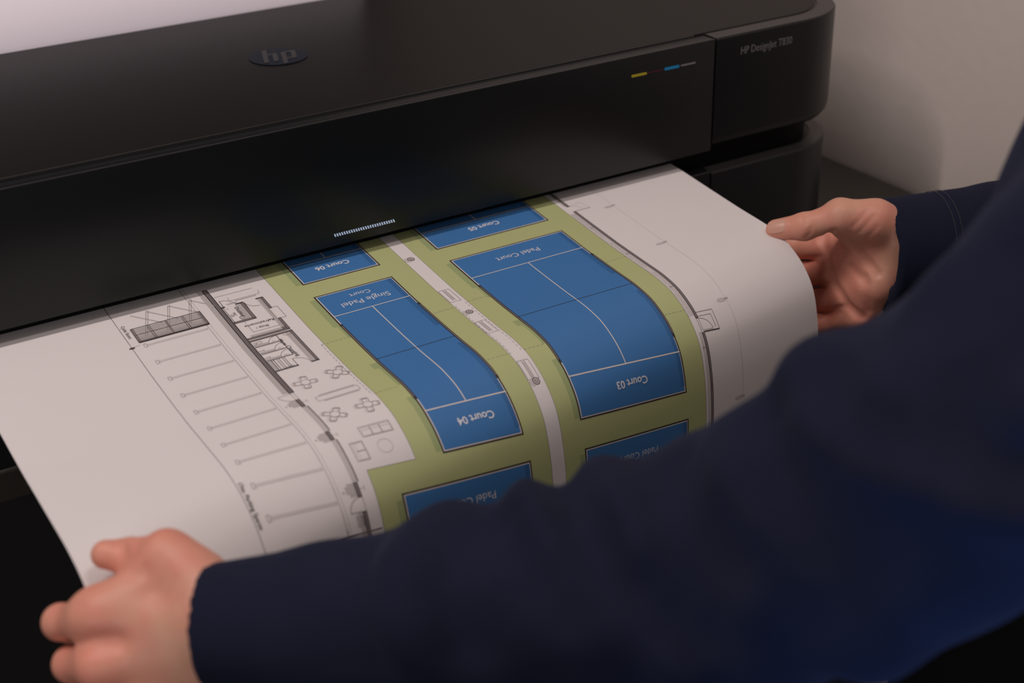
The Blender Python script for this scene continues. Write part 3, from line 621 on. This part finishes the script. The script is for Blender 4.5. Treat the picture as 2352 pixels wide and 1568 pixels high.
def hand(P, s, G):
    w_ = J['LW'] if s == 'L' else J['RW']; fa = J['LFA'] if s == 'L' else J['RFA']
    far = np.linalg.norm(P - np.array(J[s + '_mM'], np.float32), axis=1)
    w2 = (w_[0], w_[1], w_[2] - .022) if s == 'L' else (w_[0] + .001, w_[1] + .004, w_[2] - .020)
    w1 = (w_[0], w_[1], w_[2] + .004) if s == 'L' else (w_[0] + .002, w_[1] + .002, w_[2] + .013)
    ax = np.array(fa) - np.array(w_)
    d = seg_d(P, w1, tuple(np.array(w1) + ax), .0185, .024); d = smin(d, seg_d(P, w2, tuple(np.array(w2) + ax), .0185, .024), .02)
    pr = .0128 if s == 'L' else .0118
    for k_, f in enumerate('imrp'):
        src = tuple(np.array(w1) * (1 - k_ / 3) + np.array(w2) * (k_ / 3))
        d = smin(d, seg_d(P, src, J[s + '_' + f + 'M'], .0150, pr - .0006 * k_), .014)
    if s == 'R':
        d = smin(d, seg_d(P, J['R_th'], J['R_tM'], .0150, .0118), .010); d = smin(d, seg_d(P, J['R_hy'], J['R_pM'], .0145, .0105), .012)
        d = smin(d, seg_d(P, w1, J['R_tC'], .017, .0150), .012)
        d = smin(d, seg_d(P, (0.0702, -0.1480, -0.0582), (0.0846, -0.1753, -0.0477), .0125, .0150), .012); d = smin(d, seg_d(P, (0.0718, -0.1619, -0.0794), (0.0828, -0.1818, -0.0645), .0120, .0140), .012)
    else:
        d = smin(d, seg_d(P, w1, J['L_tC'], .0175, .0150), .014)
        d = smin(d, seg_d(P, lerp('L_tC', 'L_tM', .75), lerp('L_tC', 'L_iM', .9), .0125, .0135), .012)
    fr = dict(i=(.0112, .0096, .0085, .0070), m=(.0114, .0098, .0087, .0072), r=(.0108, .0092, .0082, .0068), p=(.0095, .0080, .0072, .0060))
    if s == 'R': fr = dict(i=(.0116, .0108, .0096, .0076), m=(.0118, .0110, .0098, .0078), r=(.0116, .0108, .0094, .0074), p=(.0108, .0096, .0084, .0068))
    F = None
    for f in 'imrp':
        r = fr[f]; q = [J[s + '_' + f + c] for c in 'MPDT']
        mid = tuple((np.array(q[0]) + np.array(q[1])) / 2)
        e = chain(P, [(q[0], r[0]), (mid, r[1] * .97), (q[1], r[1] * 1.03), (q[2], r[2]), (q[3], r[3])], .003)
        F = e if F is None else smin(F, e, .0012)
    d = smin(d, F, .013 if s == 'L' else .008)
    tr = (.0152, .0122, .0096, .0082) if s == 'L' else (.0158, .0132, .0104, .0084)
    t = [J[s + '_t' + c] for c in 'CMIT']; mid = lerp(s + '_tM', s + '_tI', .5)
    T = chain(P, [(t[0], tr[0]), (t[1], tr[1]), (mid, tr[2] * .98), (t[2], tr[2] * 1.06), (t[3], tr[3])], .004)
    d = smin(d, T, .009)
    return grooves(P, d, G)
HB = dict(L=((-.66, -.415, -.185), (-.485, -.215, .03)), R=((-.01, -.255, -.145), (.185, -.065, .03)))
SHL = (-0.2136,-0.6445,0.1907); SHR = (.13, -.50, .2224); ELR = (.265, -.36, -.01); NECK = (-.045, -.56, .30); HEADC = (-.015, -.50, .46)
HIPL = (-.03, -.63, -.22); HIPR = (.13, -.62, -.22)
def core(P):
    d = chain(P, [(lerp('LW', 'LFA', .25), .020), (J['LFA'], .025), (J['S5'], .036), (J['S6'], .042), (SHL, .055)], .01)
    d = np.minimum(d, chain(P, [(lerp('RW', 'RFA', .35), .020), (J['RFA'], .024), (ELR, .036), (SHR, .055)], .01))
    t = seg_d(P, (SHL[0] + .04, SHL[1] + .02, SHL[2] - .02), (SHR[0] - .04, SHR[1] - .02, SHR[2] - .02), .06, .06)
    t = smin(t, seg_d(P, (-.045, -.575, .12), ((HIPL[0] + HIPR[0]) / 2, (HIPL[1] + HIPR[1]) / 2, -.15), .10, .08), .08)
    for hp in (HIPL, HIPR): t = smin(t, seg_d(P, hp, (hp[0], hp[1], -.26), .07, .07), .05)
    t = smin(t, seg_d(P, NECK, (-.03, -.53, .38), .052, .050), .03)
    hd = ellipsoid(P, HEADC, (.078, .095, .112)); hd = smin(hd, ellipsoid(P, (HEADC[0] - .02, HEADC[1] + .035, HEADC[2] - .05), (.055, .06, .06)), .03)
    fdir = np.array((-.45, .89, 0)); sd = np.array((.89, .45, 0)); c = np.array(HEADC)
    nose = c + fdir * .098; hd = smin(hd, seg_d(P, tuple(nose + np.array((0, 0, .012))), tuple(nose + fdir * .012 + np.array((0, 0, -.02))), .009, .012), .012)
    for sg in (-1, 1):
        hd = smin(hd, ellipsoid(P, tuple(c + sd * .08 * sg + np.array((0, 0, -.01))), (.012, .02, .03)), .008)
        e = ellipsoid(P, tuple(c + fdir * .096 + sd * .032 * sg + np.array((0, 0, .008))), (.014, .014, .011)); hd = -smin(-hd, e, .012) if False else np.maximum(hd, -e + 0) if False else smin(hd, e + .004, .004)
    mouth = c + fdir * .090 + np.array((0, 0, -.052)); hd = smin(hd, seg_d(P, tuple(mouth - sd * .02), tuple(mouth + sd * .02), .007, .007), .006)
    return smin(d, smin(t, hd, .03), .03)

def boolean_union(objs):
    base = objs[0]
    for o in objs[1:]:
        m = base.modifiers.new('u', 'BOOLEAN'); m.operation = 'UNION'; m.object = o; m.solver = 'EXACT'
    dg = bpy.context.evaluated_depsgraph_get(); dg.update(); me = bpy.data.meshes.new_from_object(base.evaluated_get(dg))
    for o in objs: bpy.data.objects.remove(o)
    return me
hl = link('hl', nets(lambda P: hand(P, 'L', CREASE_L), *HB['L'], .0012, 'hl'), M['skin'])
hr = link('hr', nets(lambda P: hand(P, 'R', CREASE_R), *HB['R'], .0011, 'hr'), M['skin'])
cr = link('cr', nets(core, (-.62, -.90, -.34), (.44, -.14, .62), .0062, 'cr'), M['skin'])
bme = boolean_union([cr, hl, hr]); bme.name = 'person'
bme.polygons.foreach_set('use_smooth', np.ones(len(bme.polygons), bool)); bme.materials.clear()
pv = np.empty(len(bme.vertices) * 3, np.float32); bme.vertices.foreach_get('co', pv); pv = pv.reshape(-1, 3); red = np.zeros(len(pv), np.float32)
for k_, c_ in J.items():
    if k_[0] in 'LR' and k_[1] == '_' and k_[2] in 'imrpt':
        a_, sg_ = (.95, .0125) if k_[3] == 'M' else (.55, .010)
        if k_ in ('R_tM', 'L_tC'): a_ = .25
        red += a_ * np.exp(-((pv - np.array(c_, np.float32)) ** 2).sum(1) / (2 * sg_ ** 2) * .55)
for c_, a_, sg_ in (((.074, -.165, -.070), .7, .022), ((.066, -.150, -.045), .7, .014)): red += a_ * np.exp(-((pv - np.array(c_, np.float32)) ** 2).sum(1) / (2 * sg_ ** 2))
at = bme.attributes.new('flush', 'FLOAT', 'POINT'); at.data.foreach_set('value', np.clip(red, 0, 1))
person = link('person', bme, M['skin'])
tag(person, 'person in navy sweatshirt reaching over to hold the plan by both edges', 'person')

# thumbnail of the right hand
def nailbm(c, n, ax, L, W):
    n = np.array(n); ax = np.array(ax); ax = ax - n * (ax @ n); ax /= np.linalg.norm(ax); sd = np.cross(n, ax); c = np.array(c); bm = bmesh.new(); K = 10; top = []; bot = []
    for i in range(K + 1):
        for j in range(K + 1):
            u, v = -1 + 2 * i / K, -1 + 2 * j / K; e = math.sqrt(max(0, 1 - .55 * u ** 4)) ; w_ = v * W * e
            z = -(w_ ** 2) / (2 * .0085) - (u * L) ** 2 / (2 * .05)
            p = c + ax * u * L + sd * w_ + n * z
            top.append(bm.verts.new(p + n * .0004)); bot.append(bm.verts.new(p - n * .0012))
    q = lambda i, j: i * (K + 1) + j
    for i in range(K):
        for j in range(K):
            bm.faces.new((top[q(i, j)], top[q(i + 1, j)], top[q(i + 1, j + 1)], top[q(i, j + 1)])); bm.faces.new((bot[q(i, j)], bot[q(i, j + 1)], bot[q(i + 1, j + 1)], bot[q(i + 1, j)]))
    for i in range(K):
        for a, b in (((i, 0), (i + 1, 0)), ((i, K), (i + 1, K)), ((0, i), (0, i + 1)), ((K, i), (K, i + 1))): bm.faces.new((top[q(*a)], top[q(*b)], bot[q(*b)], bot[q(*a)]))
    return bm
bobj('fingernail', nailbm((0.0105, -0.1325, -0.0167), (-0.7505000233650208, -0.24160000681877136, 0.6151000261306763), (-0.014, 0.0181, -0.0057), .0070, .0058), M['nail'], person, auto=50)
# ---- sweatshirt
SL = [(J['S1'], .0335), (J['S2'], .0415), (J['S3'], .0475), (J['S4'], .0545), (J['S5'], .0665), (J['S6'], .0700), (SHL, .080)]
FOLDS = [([(-0.35, -0.56, 0.152), (-0.359, -0.584, 0.147), (-0.358, -0.6, 0.148), (-0.355, -0.618, 0.151), (-0.343, -0.639, 0.15), (-0.329, -0.653, 0.146)], 0.016, 0.009), ([(-0.409, -0.457, 0.062), (-0.42, -0.488, 0.064), (-0.425, -0.516, 0.053), (-0.42, -0.541, 0.045), (-0.406, -0.558, 0.032)], 0.012, 0.01), ([(-0.379, -0.501, 0.09), (-0.393, -0.532, 0.086), (-0.398, -0.56, 0.076)], 0.012, 0.011), ([(-0.361, -0.54, 0.125), (-0.371, -0.556, 0.118), (-0.377, -0.576, 0.109), (-0.377, -0.595, 0.1)], 0.012, 0.011), ([(-0.373, -0.586, 0.115), (-0.373, -0.6, 0.104), (-0.37, -0.612, 0.086)], 0.008, 0.015), ([(-0.402, -0.551, 0.059), (-0.4, -0.573, 0.058), (-0.385, -0.589, 0.044)], 0.01, 0.016), ([(-0.364, -0.616, 0.092), (-0.355, -0.629, 0.108), (-0.34, -0.647, 0.095), (-0.32, -0.656, 0.086)], 0.008, 0.018), ([(-0.463, -0.439, 0.046), (-0.481, -0.46, 0.029), (-0.481, -0.475, 0.008)], 0.006, 0.011), ([(-0.444, -0.458, 0.056), (-0.449, -0.485, 0.049), (-0.446, -0.509, 0.036)], 0.008, 0.01), ([(-0.52, -0.385, 0.016), (-0.528, -0.412, 0.007), (-0.529, -0.428, -0.014)], 0.004, 0.009), ([(-0.498, -0.406, 0.024), (-0.514, -0.431, 0.013), (-0.515, -0.445, -0.009)], 0.004, 0.009), ([(-0.322, -0.594, 0.193), (-0.332, -0.612, 0.182), (-0.333, -0.633, 0.167)], 0.01, 0.012), ([(-0.303, -0.608, 0.207), (-0.31, -0.62, 0.198), (-0.312, -0.631, 0.192)], 0.01, 0.014)]
TUBES = [[((-0.4225, -0.4539, 0.0392), 0.024), ((-0.4244, -0.4646, 0.039), 0.024), ((-0.4256, -0.4774, 0.0347), 0.024), ((-0.4199, -0.4955, 0.0282), 0.024), ((-0.4039, -0.5191, 0.0272), 0.024), ((-0.3969, -0.5343, 0.02), 0.024)], [((-0.3873, -0.4667, 0.0474), 0.024), ((-0.3962, -0.4916, 0.0513), 0.024), ((-0.3981, -0.513, 0.0466), 0.024), ((-0.3873, -0.5345, 0.0411), 0.024)], [((-0.3524, -0.5216, 0.0882), 0.024), ((-0.3623, -0.5408, 0.0894), 0.024), ((-0.365, -0.5617, 0.0833), 0.024), ((-0.3582, -0.5825, 0.0759), 0.024)], [((-0.3251, -0.548, 0.1332), 0.024), ((-0.3345, -0.5632, 0.1345), 0.024), ((-0.3394, -0.5798, 0.1318), 0.024), ((-0.3406, -0.5961, 0.1303), 0.024), ((-0.3367, -0.6149, 0.1311), 0.024), ((-0.3273, -0.6298, 0.1293), 0.024), ((-0.3147, -0.6406, 0.128), 0.024)], [((-0.4621, -0.4268, 0.0184), 0.024), ((-0.4752, -0.4346, 0.0142), 0.024), ((-0.4834, -0.4407, 0.0056), 0.024)], [((-0.4476, -0.4326, 0.0191), 0.024), ((-0.4447, -0.4647, 0.0187), 0.024), ((-0.4382, -0.4815, 0.0144), 0.024)], [((-0.2986, -0.5991, 0.1806), 0.024), ((-0.3081, -0.6127, 0.1696), 0.024), ((-0.3083, -0.6309, 0.1584), 0.024)], [((-0.3746, -0.563, 0.0522), 0.024), ((-0.3535, -0.5839, 0.0438), 0.024), ((-0.3403, -0.5938, 0.0382), 0.024)]]
def sweat(P):
    P = P.astype(np.float32)
    L = chain(P, SL, .008)
    for tb in TUBES:
        L = smin(L, chain(P, tb, .004), .016)
    a = np.array(J['S1']); dr = np.array(J['S2']) - a; dr /= np.linalg.norm(dr)
    ar = np.array((.0862, -.1757, -.0402)); er = np.array((.1819, -.2135, -.0405)); drr = er - ar; drr /= np.linalg.norm(drr)
    Rr = chain(P, [(tuple(ar), .0405), (tuple(er), .0450), ((.245, -.275, -.030), .050), (ELR, .056), (SHR, .080)], .008)
    lo_ = np.array((0, 0, -.014)); Rr = smin(Rr, seg_d(P, tuple(ar + lo_), tuple(er + lo_), .0400, .0450), .01)
    # cloth ripples that run round the sleeves
    sL = (P - a.astype(np.float32)) @ dr.astype(np.float32)
    rip = np.sin(sL * 95 + 9 * P[:, 2] * 4 + 3 * np.sin(P[:, 0] * 31)) * .0022 * np.clip((sL - .05) * 12, 0, 1)
    L = L + rip.astype(np.float32)
    sR = (P - ar.astype(np.float32)) @ drr.astype(np.float32)
    cutL = -(sL - .0); cutR = -(sR - .0)
    L = np.maximum(L, cutL - 0); Rr = np.maximum(Rr, cutR)
    innL = np.maximum(seg_d(P, tuple(a - dr * .05), tuple(a + dr * .03), .0275, .0275), sL - .025); L = np.maximum(L, -innL)
    innR = np.maximum(seg_d(P, tuple(ar - drr * .05), tuple(ar + drr * .03), .0345, .0345), sR - .02); Rr = np.maximum(Rr, -innR)
    t = seg_d(P, (SHL[0] + .05, SHL[1] + .03, SHL[2] - .02), (SHR[0] - .04, SHR[1] - .02, SHR[2] - .02), .085, .085)
    t = smin(t, seg_d(P, (-.035, -.575, .10), ((HIPL[0] + HIPR[0]) / 2, (HIPL[1] + HIPR[1]) / 2, -.16), .135, .135), .10)
    t = smin(t, seg_d(P, (-0.1415, -0.5422, 0.1705), (-0.1006, -0.5335, 0.2250), .048, .052), .04)
    t = np.maximum(t, -(P[:, 2] + .245)); t = np.maximum(t, -(ellipsoid(P, (-.035, -.545, .335), (.062, .062, .05))))
    d = smin(L, t, .05); d = smin(d, Rr, .04)
    return grooves(P, d, FOLDS)
sw = link('sweatshirt', nets(sweat, (-.62, -.92, -.28), (.44, -.12, .36), .0034, 'sweatshirt'), M['navy'], person)
# stitched seam round the right cuff
def stitches(bm):
    ar = np.array((.0862, -.1757, -.0402)); er = np.array((.1819, -.2135, -.0405)); d = er - ar; d /= np.linalg.norm(d)
    up = np.array((0, 0, 1.)); s_ = np.cross(d, up); s_ /= np.linalg.norm(s_); up = np.cross(s_, d)
    for off in (.0470, .0525):
        for i in range(150):
            a0 = 2 * math.pi * i / 150; a1 = a0 + 2 * math.pi / 150 * .6; c = ar + d * off; r = .0405 + .0047
            r0 = r - .0023 + (off - .047) * .045
            ps = [c + (s_ * math.cos(q) + up * math.sin(q)) * (r0 + h_) + d * w_ for q in (a0, a1) for h_ in (0, .0006) for w_ in (-.0002, .0002)]
            vs = [bm.verts.new(p) for p in ps]
            for f in ((0, 1, 3, 2), (4, 6, 7, 5), (0, 4, 5, 1), (2, 3, 7, 6), (0, 2, 6, 4), (1, 5, 7, 3)): bm.faces.new([vs[k] for k in f])
b_ = bmesh.new(); stitches(b_); st = bobj('cuff_stitching', b_, M['stitch'], sw)
# ---- trousers and shoes
KNL = (.03, -.36, -.52); ANL = (.035, -.47, FZ + .10); KNR = (.20, -.50, -.52); ANR = (.20, -.62, FZ + .10)
def trous(P):
    d = chain(P, [(HIPL, .105), ((.0, -.44, -.30), .088), (KNL, .078), (ANL, .062)], .03)
    d = np.minimum(d, chain(P, [(HIPR, .105), (KNR, .078), (ANR, .062)], .03))
    d = smin(d, seg_d(P, HIPL, HIPR, .10, .10), .05); d = np.maximum(d, P[:, 2] + .16); d = np.maximum(d, -(P[:, 2] - (FZ + .06)))
    return d + .002 * np.sin(P[:, 2] * 60 + 8 * P[:, 0])
tr_ = link('trousers', nets(trous, (-.16, -.86, FZ), (.34, -.30, -.12), .0065, 'trousers'), M['trous'], person)
for an in (ANL, ANR):
    def shoe(P, an=an):
        d = seg_d(P, (an[0] + .01, an[1] - .02, FZ + .05), (an[0] - .03, an[1] + .12, FZ + .035), .045, .042); d = smin(d, seg_d(P, an, (an[0] + .01, an[1] - .02, FZ + .05), .045, .045), .03)
        return np.maximum(d, -(P[:, 2] - FZ - .0005))
    link('shoe', nets(shoe, (an[0] - .12, an[1] - .12, FZ - .01), (an[0] + .1, an[1] + .2, FZ + .16), .006, 'shoe'), M['shoe'], person)
def hairf(P):
    d = ellipsoid(P, (HEADC[0] + .008, HEADC[1] - .014, HEADC[2] + .014), (.090, .104, .118)); f = (P - np.array(HEADC, np.float32)) @ np.array((-.38, .75, -.55), np.float32)
    return np.maximum(d, f - .035) + .0015 * np.sin(P[:, 0] * 300) * np.sin(P[:, 1] * 240)
link('hair', nets(hairf, (-.14, -.66, .30), (.12, -.36, .62), .004, 'hair'), M['hair'], person)
